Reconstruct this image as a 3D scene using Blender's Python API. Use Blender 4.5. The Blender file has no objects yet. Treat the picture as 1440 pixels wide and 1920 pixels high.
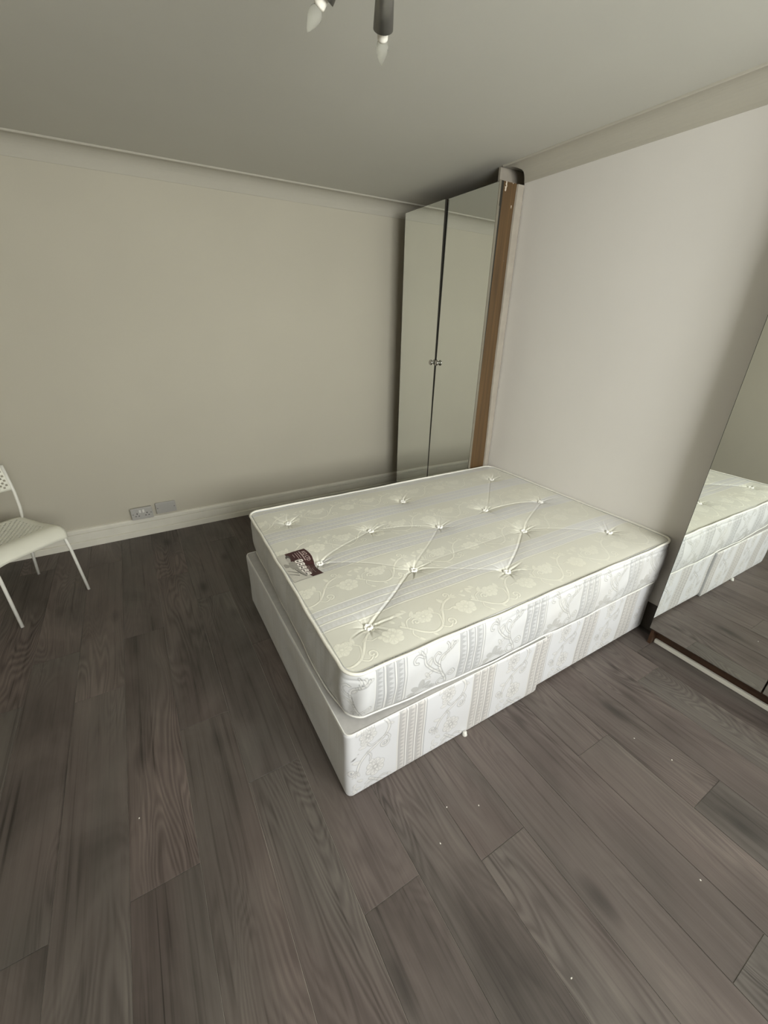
import bpy, bmesh, math, random
import numpy as np
from mathutils import Vector, Matrix

random.seed(7)
rng = np.random.default_rng(7)
SC = bpy.context.scene
COL = SC.collection

# ------------------------------------------------------------------ camera
CAM_POS = (-0.36746, -3.50600, 1.60442)
YAW, PITCH, ROLL, FPX = 0.541517, 0.435923, 0.0202, 767.08
cam_data = bpy.data.cameras.new('camera')
cam_data.sensor_fit = 'HORIZONTAL'
cam_data.sensor_width = 36.0
cam_data.lens = FPX / 1440.0 * 36.0
cam_data.clip_start = 0.02
cam = bpy.data.objects.new('camera', cam_data)
COL.objects.link(cam)
fw = Vector((math.sin(YAW) * math.cos(PITCH), math.cos(YAW) * math.cos(PITCH), -math.sin(PITCH)))
rt = fw.cross(Vector((0, 0, 1))).normalized()
up = rt.cross(fw)
r2 = rt * math.cos(ROLL) + up * math.sin(ROLL)
u2 = -rt * math.sin(ROLL) + up * math.cos(ROLL)
cam.matrix_world = Matrix(((r2.x, u2.x, -fw.x, CAM_POS[0]), (r2.y, u2.y, -fw.y, CAM_POS[1]),
                           (r2.z, u2.z, -fw.z, CAM_POS[2]), (0, 0, 0, 1)))
SC.camera = cam

# ------------------------------------------------------------------ view, sky, daylight
SC.view_settings.view_transform = 'Standard'
SC.view_settings.look = 'None'
SC.view_settings.gamma = 1.0
SC.view_settings.use_curve_mapping = False
SC.view_settings.exposure = 0.0
SKY = 2.5
DAYLIGHT = 152.0                         # watts through the window
WIN = (-0.48, 1.62, 1.12, 2.34)          # x0, x1, z0, z1 of the window in the rear wall
REAR_Y = -4.85
REVEAL = 0.32                            # thickness of the outer wall
world = bpy.data.worlds.new('sky')
SC.world = world
world.use_nodes = True
wn, wl = world.node_tree.nodes, world.node_tree.links
wn.clear()
w_out = wn.new('ShaderNodeOutputWorld')
w_bg = wn.new('ShaderNodeBackground')
w_tc = wn.new('ShaderNodeTexCoord')
w_sep = wn.new('ShaderNodeSeparateXYZ')
w_ramp = wn.new('ShaderNodeValToRGB')
w_map = wn.new('ShaderNodeMapRange')
w_map.inputs['From Min'].default_value = -1
w_map.inputs['From Max'].default_value = 1
wl.new(w_tc.outputs['Generated'], w_sep.inputs[0])
wl.new(w_sep.outputs['Z'], w_map.inputs['Value'])
wl.new(w_map.outputs[0], w_ramp.inputs[0])
e = w_ramp.color_ramp.elements
e[0].position, e[0].color = 0.0, (0.20, 0.20, 0.19, 1)      # ground and houses below the horizon
e[1].position, e[1].color = 1.0, (1.0, 1.01, 1.03, 1)       # overcast sky
for p, c in ((0.49, (0.26, 0.26, 0.245, 1)), (0.53, (0.80, 0.81, 0.82, 1))):
    k = e.new(p)
    k.color = c
wl.new(w_ramp.outputs[0], w_bg.inputs[0])
w_bg.inputs[1].default_value = SKY
wl.new(w_bg.outputs[0], w_out.inputs[0])

portal_data = bpy.data.lights.new('window_daylight', 'AREA')
portal_data.shape = 'RECTANGLE'
portal_data.size = WIN[1] - WIN[0]
portal_data.size_y = WIN[3] - WIN[2]
portal_data.energy = DAYLIGHT
portal_data.color = (1.0, 0.985, 0.955)
portal = bpy.data.objects.new('window_daylight', portal_data)
portal.location = ((WIN[0] + WIN[1]) / 2, REAR_Y - REVEAL - 0.01, (WIN[2] + WIN[3]) / 2)
portal.rotation_euler = (math.radians(90), 0, 0)
COL.objects.link(portal)
SC.cycles.max_bounces = 14
SC.cycles.diffuse_bounces = 8
SC.cycles.glossy_bounces = 6
SC.cycles.sample_clamp_indirect = 8.0
SC.cycles.use_denoising = True


# ------------------------------------------------------------------ helpers
def lin(r, g, b):
    f = lambda c: (c / 255 / 12.92) if c / 255 <= 0.04045 else ((c / 255 + 0.055) / 1.055) ** 2.4
    return (f(r), f(g), f(b), 1.0)


def mat(name, color, rough=0.6, metal=0.0, noise=0.0, nscale=20.0, bump=0.0, bscale=120.0, spec=0.5):
    m = bpy.data.materials.new(name)
    m.use_nodes = True
    nt = m.node_tree
    b = nt.nodes['Principled BSDF']
    b.inputs['Roughness'].default_value = rough
    b.inputs['Metallic'].default_value = metal
    b.inputs['Specular IOR Level'].default_value = spec
    tc = nt.nodes.new('ShaderNodeTexCoord')
    n = nt.nodes.new('ShaderNodeTexNoise')
    n.inputs['Scale'].default_value = nscale
    n.inputs['Detail'].default_value = 3
    nt.links.new(tc.outputs['Object'], n.inputs['Vector'])
    r = nt.nodes.new('ShaderNodeValToRGB')
    lo = tuple(max(0, c * (1 - noise)) for c in color[:3]) + (1,)
    hi = tuple(min(1, c * (1 + noise)) for c in color[:3]) + (1,)
    r.color_ramp.elements[0].color, r.color_ramp.elements[1].color = lo, hi
    r.color_ramp.elements[0].position, r.color_ramp.elements[1].position = 0.3, 0.7
    nt.links.new(n.outputs['Fac'], r.inputs[0])
    nt.links.new(r.outputs[0], b.inputs['Base Color'])
    if bump:
        n2 = nt.nodes.new('ShaderNodeTexNoise')
        n2.inputs['Scale'].default_value = bscale
        n2.inputs['Detail'].default_value = 4
        nt.links.new(tc.outputs['Object'], n2.inputs['Vector'])
        bm_ = nt.nodes.new('ShaderNodeBump')
        bm_.inputs['Strength'].default_value = bump
        bm_.inputs['Distance'].default_value = 0.002
        nt.links.new(n2.outputs['Fac'], bm_.inputs['Height'])
        nt.links.new(bm_.outputs[0], b.inputs['Normal'])
    return m


class MB:
    """collects geometry in world coordinates, then builds ONE mesh object"""
    def __init__(self):
        self.v, self.f, self.sm = [], [], []

    def add(self, vs, fs, smooth=False):
        o = len(self.v)
        self.v += [tuple(map(float, p)) for p in vs]
        self.f += [tuple(i + o for i in q) for q in fs]
        self.sm += [smooth] * len(fs)
        return self

    def box(self, x0, x1, y0, y1, z0, z1, bev=0.0):
        if bev <= 0:
            vs = [(x, y, z) for z in (z0, z1) for y in (y0, y1) for x in (x0, x1)]
            return self.add(vs, [(0, 2, 3, 1), (4, 5, 7, 6), (0, 1, 5, 4), (1, 3, 7, 5), (3, 2, 6, 7), (2, 0, 4, 6)])
        bm = bmesh.new()
        bmesh.ops.create_cube(bm, size=1)
        for v in bm.verts:
            v.co = ((x0 + x1) / 2 + v.co.x * (x1 - x0), (y0 + y1) / 2 + v.co.y * (y1 - y0), (z0 + z1) / 2 + v.co.z * (z1 - z0))
        bmesh.ops.bevel(bm, geom=list(bm.edges), offset=bev, segments=2, affect='EDGES', profile=0.6)
        return self.bm(bm)

    def bm(self, bm, M=None, smooth=False):
        bm.verts.index_update()
        vs = [(M @ v.co if M else v.co) for v in bm.verts]
        fs = [[v.index for v in f.verts] for f in bm.faces]
        bm.free()
        return self.add(vs, fs, smooth)

    def tube(self, pts, r, n=10, caps=True):
        pts = [Vector(p) for p in pts]
        vs, fs = [], []
        prev = None
        for i, p in enumerate(pts):
            t = (pts[min(i + 1, len(pts) - 1)] - pts[max(i - 1, 0)]).normalized()
            if prev is None:
                a = Vector((0, 0, 1)) if abs(t.z) < 0.9 else Vector((1, 0, 0))
                prev = t.cross(a).normalized()
            prev = (prev - t * prev.dot(t)).normalized()
            b = t.cross(prev)
            rr = r[i] if hasattr(r, '__len__') else r
            for k in range(n):
                a = 2 * math.pi * k / n
                vs.append(p + (prev * math.cos(a) + b * math.sin(a)) * rr)
        for i in range(len(pts) - 1):
            for k in range(n):
                k2 = (k + 1) % n
                fs.append((i * n + k, i * n + k2, (i + 1) * n + k2, (i + 1) * n + k))
        if caps:
            fs.append(tuple(range(n - 1, -1, -1)))
            fs.append(tuple((len(pts) - 1) * n + k for k in range(n)))
        return self.add(vs, fs, True)

    def lathe(self, prof, base, axis, n=24):
        """prof: (distance along axis, radius)"""
        axis = Vector(axis).normalized()
        base = Vector(base)
        return self.tube([base + axis * (d + i * 1e-6) for i, (d, r) in enumerate(prof)], [max(r, 1e-4) for d, r in prof], n)

    def extrude_y(self, prof, y0, y1):
        n = len(prof)
        vs = [(x, y0, z) for x, z in prof] + [(x, y1, z) for x, z in prof]
        fs = [(i, (i + 1) % n, n + (i + 1) % n, n + i) for i in range(n)] + [tuple(range(n - 1, -1, -1)), tuple(range(n, 2 * n))]
        return self.add(vs, fs)

    def extrude_x(self, prof, x0, x1):
        n = len(prof)
        vs = [(x0, y, z) for y, z in prof] + [(x1, y, z) for y, z in prof]
        fs = [((i + 1) % n, i, n + i, n + (i + 1) % n) for i in range(n)] + [tuple(range(n)), tuple(range(2 * n - 1, n - 1, -1))]
        return self.add(vs, fs)

    def build(self, name, material, parent=None, origin=None):
        if origin is None:
            origin = wpos(parent)
        me = bpy.data.meshes.new(name)
        ox, oy, oz = origin
        me.from_pydata([(a - ox, b - oy, c - oz) for a, b, c in self.v], [], self.f)
        me.polygons.foreach_set('use_smooth', self.sm)
        for m in (material if isinstance(material, (list, tuple)) else [material]):
            me.materials.append(m)
        me.update()
        bm = bmesh.new()
        bm.from_mesh(me)
        bmesh.ops.recalc_face_normals(bm, faces=bm.faces)
        bm.to_mesh(me)
        bm.free()
        o = bpy.data.objects.new(name, me)
        COL.objects.link(o)
        if parent is not None:
            o.parent = parent
            p0 = wpos(parent)
            o.location = (ox - p0[0], oy - p0[1], oz - p0[2])
        else:
            o.location = origin
        WP[o.name] = tuple(origin)
        return o


WP = {}


def wpos(o):
    return WP[o.name] if o is not None else (0, 0, 0)


def tag(o, label, cat, group=None):
    o['label'] = label
    o['category'] = cat
    if group:
        o['group'] = group
    return o


def thing(name, label, cat, loc, group=None):
    o = bpy.data.objects.new(name, None)
    COL.objects.link(o)
    o.location = loc
    o.empty_display_size = 0.1
    WP[o.name] = tuple(loc)
    return tag(o, label, cat, group)


def struct(o):
    o['kind'] = 'structure'
    return o


# ------------------------------------------------------------------ materials
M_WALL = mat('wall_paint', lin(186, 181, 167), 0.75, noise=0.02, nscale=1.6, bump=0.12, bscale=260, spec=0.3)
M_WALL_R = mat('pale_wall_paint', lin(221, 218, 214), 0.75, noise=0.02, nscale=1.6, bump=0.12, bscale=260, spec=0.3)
M_CEIL = mat('ceiling_paint', lin(203, 202, 195), 0.8, noise=0.015, nscale=2, bump=0.12, bscale=220, spec=0.25)
M_TRIM = mat('white_gloss_trim', lin(218, 215, 204), 0.4, noise=0.03, nscale=9, bump=0.05, bscale=40)
M_COVE = mat('coving_paint', lin(182, 178, 167), 0.8, noise=0.015, nscale=2, spec=.25)
M_SUB = mat('dusty_subfloor', lin(150, 143, 135), 0.9, noise=0.6, nscale=2.2)
M_BROWN = None
M_PLASTIC = mat('white_plastic', lin(215, 214, 208), 0.35, noise=0.015, nscale=30)
M_SOCKET = mat('grey_white_plastic', lin(172, 170, 166), 0.3, noise=0.02, nscale=60)
M_SOCKET2 = mat('blank_plate_plastic', lin(166, 164, 160), 0.35, noise=0.02, nscale=60)
M_DARK = mat('dark_holes', lin(24, 23, 22), 0.6, noise=0.1)
M_CHAIR = mat('cream_chair_plastic', lin(222, 221, 208), 0.38, noise=0.015, nscale=12)
M_STEEL = mat('white_powder_coated_steel', lin(226, 225, 218), 0.35, noise=0.01)
M_CHROME = mat('brushed_chrome', (0.55, 0.54, 0.52, 1), 0.18, 1.0, noise=0.03)
M_LAMP = mat('grey_satin_metal', (0.27, 0.265, 0.25, 1), 0.38, 0.85, noise=0.05, nscale=40)
M_CANDLE = mat('white_lamp_sleeve', lin(232, 229, 220), 0.4, noise=0.01)
M_EDGE = mat('black_door_edge', lin(40, 37, 30), 0.5, noise=0.1)
M_OLD = mat('grubby_white_paint', lin(160, 153, 142), 0.6, noise=0.06, nscale=14, bump=0.2, bscale=60)
M_ALU = mat('pale_edge_strip', lin(128, 123, 110), 0.4, 0.2, noise=0.04)
M_PIPE = mat('cream_piping', lin(232, 230, 221), 0.6, noise=0.04, nscale=25, bump=0.3, bscale=300)
M_PIPE2 = mat('white_piping', lin(222, 221, 217), .6, noise=.04, nscale=25)
M_TUFT = mat('white_tuft_thread', lin(244, 243, 238), 0.8, noise=0.03, nscale=200)
M_BASETOP = mat('grey_base_cover', lin(176, 174, 172), 0.9, noise=0.06, nscale=40, bump=0.2, bscale=300)
M_DARKWOOD = mat('dark_brown_plinth', lin(70, 48, 32), 0.5, noise=0.25, nscale=14)
M_SLOT_SHADE = mat('slot_shade_grey', lin(74, 68, 62), 0.55, noise=0.2, nscale=12)  # dark tone for the shade in the slot behind the bed
M_FLECK = mat('white_paint_fleck', lin(225, 222, 215), 0.7, noise=0.05)


def glass_mat(name, tint, gloss=0.08):
    m = bpy.data.materials.new(name)
    m.use_nodes = True
    nt = m.node_tree
    nt.nodes.clear()
    out = nt.nodes.new('ShaderNodeOutputMaterial')
    mx = nt.nodes.new('ShaderNodeMixShader')
    tr = nt.nodes.new('ShaderNodeBsdfTransparent')
    gl = nt.nodes.new('ShaderNodeBsdfGlossy')
    lw = nt.nodes.new('ShaderNodeLayerWeight')
    lw.inputs['Blend'].default_value = gloss
    tr.inputs[0].default_value = tint
    gl.inputs['Roughness'].default_value = 0.03
    nt.links.new(lw.outputs['Fresnel'], mx.inputs[0])
    nt.links.new(tr.outputs[0], mx.inputs[1])
    nt.links.new(gl.outputs[0], mx.inputs[2])
    nt.links.new(mx.outputs[0], out.inputs[0])
    return m


M_PANE = glass_mat('window_glass', (0.97, 0.98, 0.97, 1))
M_BULB = glass_mat('clear_bulb_glass', (0.93, 0.93, 0.90, 1), 0.06)
_nt = M_BULB.node_tree
_df = _nt.nodes.new('ShaderNodeBsdfDiffuse'); _df.inputs[0].default_value = (.8, .8, .76, 1)
_mx = _nt.nodes.new('ShaderNodeMixShader'); _mx.inputs[0].default_value = .16
_o = next(n for n in _nt.nodes if n.type == 'OUTPUT_MATERIAL')
_src = _o.inputs[0].links[0].from_socket
_nt.links.new(_src, _mx.inputs[1]); _nt.links.new(_df.outputs[0], _mx.inputs[2]); _nt.links.new(_mx.outputs[0], _o.inputs[0])

# mirror: silvered glass with a little haze
M_MIRROR = bpy.data.materials.new('mirror_glass')
M_MIRROR.use_nodes = True
_b = M_MIRROR.node_tree.nodes['Principled BSDF']
_b.inputs['Metallic'].default_value = 1.0
_b.inputs['Roughness'].default_value = 0.012
_n = M_MIRROR.node_tree.nodes.new('ShaderNodeTexNoise')
_n.inputs['Scale'].default_value = 3
_r = M_MIRROR.node_tree.nodes.new('ShaderNodeValToRGB')
_r.color_ramp.elements[0].color = (0.85, 0.875, 0.845, 1)
_r.color_ramp.elements[1].color = (0.88, 0.90, 0.87, 1)
M_MIRROR.node_tree.links.new(_n.outputs['Fac'], _r.inputs[0])
M_MIRROR.node_tree.links.new(_r.outputs[0], _b.inputs['Base Color'])


def wood_floor():
    m = bpy.data.materials.new('grey_oak_laminate')
    m.use_nodes = True
    nt = m.node_tree
    N, L = nt.nodes.new, nt.links.new
    b = nt.nodes['Principled BSDF']
    tc = N('ShaderNodeTexCoord')
    oi = N('ShaderNodeObjectInfo')
    off = N('ShaderNodeMath'); off.operation = 'MULTIPLY'; off.inputs[1].default_value = 61.0
    L(oi.outputs['Random'], off.inputs[0])
    cmb = N('ShaderNodeCombineXYZ')
    for k in range(3):
        L(off.outputs[0], cmb.inputs[k])
    addv = N('ShaderNodeVectorMath'); addv.operation = 'ADD'
    L(tc.outputs['Object'], addv.inputs[0]); L(cmb.outputs[0], addv.inputs[1])

    def noise(sx, sy, scale, detail, dist=0.0, rough=0.5):
        mp = N('ShaderNodeMapping')
        mp.inputs['Scale'].default_value = (sx, sy, 1)
        L(addv.outputs[0], mp.inputs[0])
        n = N('ShaderNodeTexNoise')
        n.inputs['Scale'].default_value = scale
        n.inputs['Detail'].default_value = detail
        n.inputs['Distortion'].default_value = dist
        n.inputs['Roughness'].default_value = rough
        L(mp.outputs[0], n.inputs['Vector'])
        return n.outputs['Fac']

    def math_(op, a, v=None, c=None):
        x = N('ShaderNodeMath'); x.operation = op
        for i, q in enumerate((a, v, c)):
            if q is None:
                continue
            if isinstance(q, (int, float)):
                x.inputs[i].default_value = q
            else:
                L(q, x.inputs[i])
        return x.outputs[0]
    body = noise(6.0, 1.0, 1.0, 1.6, 0.55)                     # growth-ring field
    fine = noise(170, 5, 1.0, 3, 0.0, 0.6)                       # pores
    streak = noise(38, 1.6, 1.0, 4, 0.3, 0.6)
    blotch = noise(3.6, 1.7, 1.0, 4, 0.9)
    rings = math_('SINE', math_('MULTIPLY', math_('ADD', body, math_('MULTIPLY', streak, 0.045)), 78.0))
    rings = math_('MULTIPLY', rings, rings)
    ringm = noise(3.0, 0.9, 1.0, 2)
    ringa = math_('MULTIPLY', math_('SMOOTH_MIN', math_('MAXIMUM', math_('SUBTRACT', ringm, 0.42), 0.0), 0.22, 0.05), 2.6)
    t = math_('ADD', math_('MULTIPLY', rings, math_('MULTIPLY', ringa, 0.50)), math_('MULTIPLY', streak, 0.42))
    t = math_('ADD', t, math_('MULTIPLY', fine, 0.20))
    t = math_('ADD', t, math_('MULTIPLY', blotch, 0.86))
    crack = noise(75, 1.1, 1.0, 2, 0.5, 0.55)
    crack = math_('MAXIMUM', math_('SUBTRACT', crack, 0.56), 0.0)
    t = math_('SUBTRACT', t, math_('MULTIPLY', crack, 1.3))
    t = math_('SUBTRACT', t, 0.31)
    t = math_('ADD', t, math_('MULTIPLY', math_('SUBTRACT', oi.outputs['Random'], 0.5), 0.12))
    ramp = N('ShaderNodeValToRGB')
    cr = ramp.color_ramp
    cr.elements[0].position, cr.elements[0].color = 0.08, (0.030, 0.0255, 0.0225, 1)
    cr.elements[1].position, cr.elements[1].color = 0.95, (0.185, 0.168, 0.153, 1)
    for p, c in ((0.30, (0.072, 0.0635, 0.0575, 1)), (0.50, (0.106, 0.0945, 0.0865, 1)), (0.70, (0.135, 0.122, 0.111, 1))):
        k = cr.elements.new(p); k.color = c
    L(t, ramp.inputs[0])
    # knots: sparse dark spots
    mpk = N('ShaderNodeMapping'); mpk.inputs['Scale'].default_value = (4.5, 1.7, 1)
    L(addv.outputs[0], mpk.inputs[0])
    vor = N('ShaderNodeTexVoronoi'); vor.inputs['Scale'].default_value = 1.0
    L(mpk.outputs[0], vor.inputs['Vector'])
    kn = N('ShaderNodeMapRange')
    kn.inputs['From Min'].default_value = 0.03; kn.inputs['From Max'].default_value = 0.16
    kn.inputs['To Min'].default_value = 0.45; kn.inputs['To Max'].default_value = 1.0
    L(vor.outputs['Distance'], kn.inputs['Value'])
    mulc = N('ShaderNodeMix'); mulc.data_type = 'RGBA'; mulc.blend_type = 'MULTIPLY'
    mulc.inputs[0].default_value = 1.0
    L(ramp.outputs[0], mulc.inputs[6]); L(kn.outputs[0], mulc.inputs[7])
    # slight hue drift between planks
    hue = N('ShaderNodeValToRGB')
    hue.color_ramp.elements[0].color = (0.95, 0.875, 0.855, 1)
    hue.color_ramp.elements[1].color = (0.93, 0.895, 0.88, 1)
    h2 = math_('FRACT', math_('MULTIPLY', oi.outputs['Random'], 7.31))
    L(h2, hue.inputs[0])
    m2 = N('ShaderNodeMix'); m2.data_type = 'RGBA'; m2.blend_type = 'MULTIPLY'; m2.inputs[0].default_value = 1.0
    L(mulc.outputs[2], m2.inputs[6]); L(hue.outputs[0], m2.inputs[7])
    tint = N('ShaderNodeValToRGB')                              # cool and warm clouds in the stain
    tint.color_ramp.elements[0].position = 0.35; tint.color_ramp.elements[0].color = (0.965, 0.995, 0.99, 1)
    tint.color_ramp.elements[1].position = 0.62; tint.color_ramp.elements[1].color = (1.035, 0.985, 0.995, 1)
    L(noise(2.6, 1.1, 1.0, 2, 0.4), tint.inputs[0])
    m3 = N('ShaderNodeMix'); m3.data_type = 'RGBA'; m3.blend_type = 'MULTIPLY'; m3.inputs[0].default_value = 1.0
    L(m2.outputs[2], m3.inputs[6]); L(tint.outputs[0], m3.inputs[7])
    L(m3.outputs[2], b.inputs['Base Color'])
    rr = N('ShaderNodeMapRange')
    rr.inputs['To Min'].default_value = 0.46; rr.inputs['To Max'].default_value = 0.60
    L(streak, rr.inputs['Value']); L(rr.outputs[0], b.inputs['Roughness'])
    b.inputs['Specular IOR Level'].default_value = 0.4
    bp = N('ShaderNodeBump'); bp.inputs['Strength'].default_value = 0.25; bp.inputs['Distance'].default_value = 0.001
    L(t, bp.inputs['Height']); L(bp.outputs[0], b.inputs['Normal'])
    return m


M_FLOOR = wood_floor()


def panel_wood():
    m = bpy.data.materials.new('brown_wood_foil')
    m.use_nodes = True
    nt = m.node_tree
    N, L = nt.nodes.new, nt.links.new
    b = nt.nodes['Principled BSDF']
    b.inputs['Roughness'].default_value = 0.5
    tc = N('ShaderNodeTexCoord')
    mp = N('ShaderNodeMapping'); mp.inputs['Scale'].default_value = (60, 60, 2)
    L(tc.outputs['Object'], mp.inputs[0])
    n = N('ShaderNodeTexNoise'); n.inputs['Detail'].default_value = 4
    n.inputs['Scale'].default_value = 1.0
    L(mp.outputs[0], n.inputs['Vector'])
    r = N('ShaderNodeValToRGB')
    r.color_ramp.elements[0].position = 0.3; r.color_ramp.elements[0].color = lin(72, 54, 31)
    r.color_ramp.elements[1].position = 0.75; r.color_ramp.elements[1].color = lin(102, 77, 46)
    L(n.outputs['Fac'], r.inputs[0])
    # chipped white paint near the top
    n2 = N('ShaderNodeTexNoise'); n2.inputs['Scale'].default_value = 26; n2.inputs['Detail'].default_value = 2
    mp2 = N('ShaderNodeMapping'); mp2.inputs['Scale'].default_value = (1.3, 1, 0.75)
    L(tc.outputs['Object'], mp2.inputs[0]); L(mp2.outputs[0], n2.inputs['Vector'])
    sep = N('ShaderNodeSeparateXYZ'); L(tc.outputs['Object'], sep.inputs[0])
    zz = N('ShaderNodeMapRange'); zz.inputs['From Min'].default_value = 2.0; zz.inputs['From Max'].default_value = 2.36
    zz.inputs['To Min'].default_value = -0.12; zz.inputs['To Max'].default_value = 0.03
    L(sep.outputs['Z'], zz.inputs['Value'])
    ad = N('ShaderNodeMath'); ad.operation = 'ADD'; L(n2.outputs['Fac'], ad.inputs[0]); L(zz.outputs[0], ad.inputs[1])
    st = N('ShaderNodeMapRange'); st.inputs['From Min'].default_value = 0.655; st.inputs['From Max'].default_value = 0.67
    L(ad.outputs[0], st.inputs['Value'])
    mx = N('ShaderNodeMix'); mx.data_type = 'RGBA'
    L(st.outputs[0], mx.inputs[0]); L(r.outputs[0], mx.inputs[6]); mx.inputs[7].default_value = lin(205, 196, 182)
    L(mx.outputs[2], b.inputs['Base Color'])
    return m


M_BROWN = panel_wood()


def fabric(name, ground, motif, line, stripe, rough=0.62, bump=0.35, stain=0.0):
    """damask: vertex attributes 'motif', 'outline', 'band' (woven pattern) drive the colour"""
    m = bpy.data.materials.new(name)
    m.use_nodes = True
    nt = m.node_tree
    N, L = nt.nodes.new, nt.links.new
    b = nt.nodes['Principled BSDF']
    b.inputs['Roughness'].default_value = rough
    b.inputs['Specular IOR Level'].default_value = 0.35
    b.inputs['Sheen Weight'].default_value = 0.15
    at = {}
    for k in ('motif', 'outline', 'band', 'scuff'):
        a = N('ShaderNodeAttribute'); a.attribute_name = k
        at[k] = a.outputs['Fac']
    tc = N('ShaderNodeTexCoord')
    n = N('ShaderNodeTexNoise'); n.inputs['Scale'].default_value = 3.2; n.inputs['Detail'].default_value = 4
    L(tc.outputs['Object'], n.inputs['Vector'])
    col = None

    def mix(a, bcol, fac):
        x = N('ShaderNodeMix'); x.data_type = 'RGBA'
        if isinstance(a, tuple):
            x.inputs[6].default_value = a
        else:
            L(a, x.inputs[6])
        x.inputs[7].default_value = bcol
        if isinstance(fac, float):
            x.inputs[0].default_value = fac
        else:
            L(fac, x.inputs[0])
        return x.outputs[2]
    col = mix(ground, stripe, at['band'])
    col = mix(col, motif, at['motif'])
    col = mix(col, line, at['outline'])
    if stain:
        mr = N('ShaderNodeMapRange'); mr.inputs['From Min'].default_value = 0.45; mr.inputs['From Max'].default_value = 0.75
        mr.inputs['To Max'].default_value = stain
        L(n.outputs['Fac'], mr.inputs['Value'])
        col = mix(col, lin(196, 184, 152), mr.outputs[0])
    col = mix(col, lin(60, 58, 56), at['scuff'])
    L(col, b.inputs['Base Color'])
    wv = N('ShaderNodeTexNoise'); wv.inputs['Scale'].default_value = 700
    L(tc.outputs['Object'], wv.inputs['Vector'])
    hh = N('ShaderNodeMath'); hh.operation = 'MULTIPLY_ADD'; hh.inputs[1].default_value = 0.25
    L(wv.outputs['Fac'], hh.inputs[0])
    h2 = N('ShaderNodeMath'); h2.operation = 'SUBTRACT'
    L(at['motif'], h2.inputs[0]); L(at['outline'], h2.inputs[1])
    L(h2.outputs[0], hh.inputs[2])
    bp = N('ShaderNodeBump'); bp.inputs['Strength'].default_value = bump; bp.inputs['Distance'].default_value = 0.0015
    L(hh.outputs[0], bp.inputs['Height']); L(bp.outputs[0], b.inputs['Normal'])
    return m


M_FAB_TOP = fabric('damask_top_sheen_tone', lin(211, 210, 199), lin(233, 232, 219), lin(180, 179, 169), lin(210, 210, 209), stain=0.12)  # same cloth as the sides; its view-dependent sheen is put into the colours
M_FAB_SIDE = fabric('damask_side_sheen_tone', lin(201, 202, 204), lin(210, 210, 208), lin(118, 119, 121), lin(188, 189, 191), stain=0.16)  # same cloth as the top, coloured for its sheen on upright faces
M_FAB_BASE = fabric('white_damask_base', lin(207, 208, 212), lin(214, 213, 212), lin(122, 123, 128), lin(198, 195, 193), stain=0.10)

# ------------------------------------------------------------------ room
H, XR, COVE = 2.483, 1.945, 0.095
XL, ALC = -1.70, 2.10
BR0, BR1 = -2.715, -1.2505                 # the stretch of wall behind the bed
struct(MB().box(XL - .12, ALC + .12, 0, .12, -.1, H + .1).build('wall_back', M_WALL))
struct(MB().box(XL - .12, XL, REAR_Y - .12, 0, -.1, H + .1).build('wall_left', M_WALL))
wr = MB().extrude_y([(XR, -.1), (ALC + .12, -.1), (ALC + .12, H + .1), (XR, H + .1)], BR0, BR1)
wr.box(ALC, ALC + .12, BR1, 0, -.1, H + .1)
wr.box(ALC, ALC + .12, REAR_Y - .12, BR0, -.1, H + .1)
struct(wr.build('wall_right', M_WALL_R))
rear = MB()
x0, x1, z0, z1 = WIN
for a in ((XL - .12, x0, -.1, H + .1), (x1, ALC + .12, -.1, H + .1), (x0, x1, -.1, z0), (x0, x1, z1, H + .1)):
    rear.box(a[0], a[1], REAR_Y - REVEAL, REAR_Y, a[2], a[3])
struct(rear.build('wall_rear', M_WALL))
struct(MB().box(XL - .12, ALC + .12, REAR_Y - .12, .12, H, H + .1).build('ceiling', M_CEIL))

# window in the wall behind the camera
wf = MB()
for a in ((x0, x1, z0, z0 + .06), (x0, x1, z1 - .06, z1), (x0, x0 + .06, z0 + .06, z1 - .06), (x1 - .06, x1, z0 + .06, z1 - .06),
          ((x0 + x1) / 2 - .035, (x0 + x1) / 2 + .035, z0 + .06, z1 - .06)):
    wf.box(a[0], a[1], REAR_Y - REVEAL + .02, REAR_Y - REVEAL + .08, a[2], a[3], .006)
window = struct(wf.build('window_1', M_PLASTIC))
for a, b_ in ((x0 + .06, (x0 + x1) / 2 - .035), ((x0 + x1) / 2 + .035, x1 - .06)):
    MB().box(a, b_, REAR_Y - REVEAL + .045, REAR_Y - REVEAL + .051, z0 + .06, z1 - .06).build('pane', M_PANE, window)
MB().box(x0 - .05, x1 + .05, REAR_Y + .001, REAR_Y + .06, z0 - .03, z0, .006).build('sill', M_TRIM, window)

# coving
def cove(n=10):
    c = COVE
    pr = [(0, H), (0, H - c - .003), (.003, H - c - .003), (.004, H - c)]
    for i in range(n + 1):
        a = math.pi / 2 * i / n
        pr.append((.004 + (c - .013) * (1 - math.cos(a)), H - c + (c - .010) * math.sin(a)))
    pr += [(c - .004, H - .010), (c, H - .006), (c, H)]
    return pr


cp = cove()
struct(MB().extrude_x([(-a, z) for a, z in cp], XL, ALC).build('trim_1', M_COVE))
c2 = MB().extrude_y([(XR - a, z) for a, z in cp], BR0, BR1)
c2.v = [(x, y + (.105 * max(0, (XR - x) / COVE - .25) / .75 if y > -2 else 0), z) for x, y, z in c2.v]   # its end is cut aslant over the wardrobe
struct(c2.build('trim_2', M_COVE))
struct(MB().extrude_y([(XL + a, z) for a, z in cp], REAR_Y, 0).build('trim_3', M_COVE))

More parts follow.
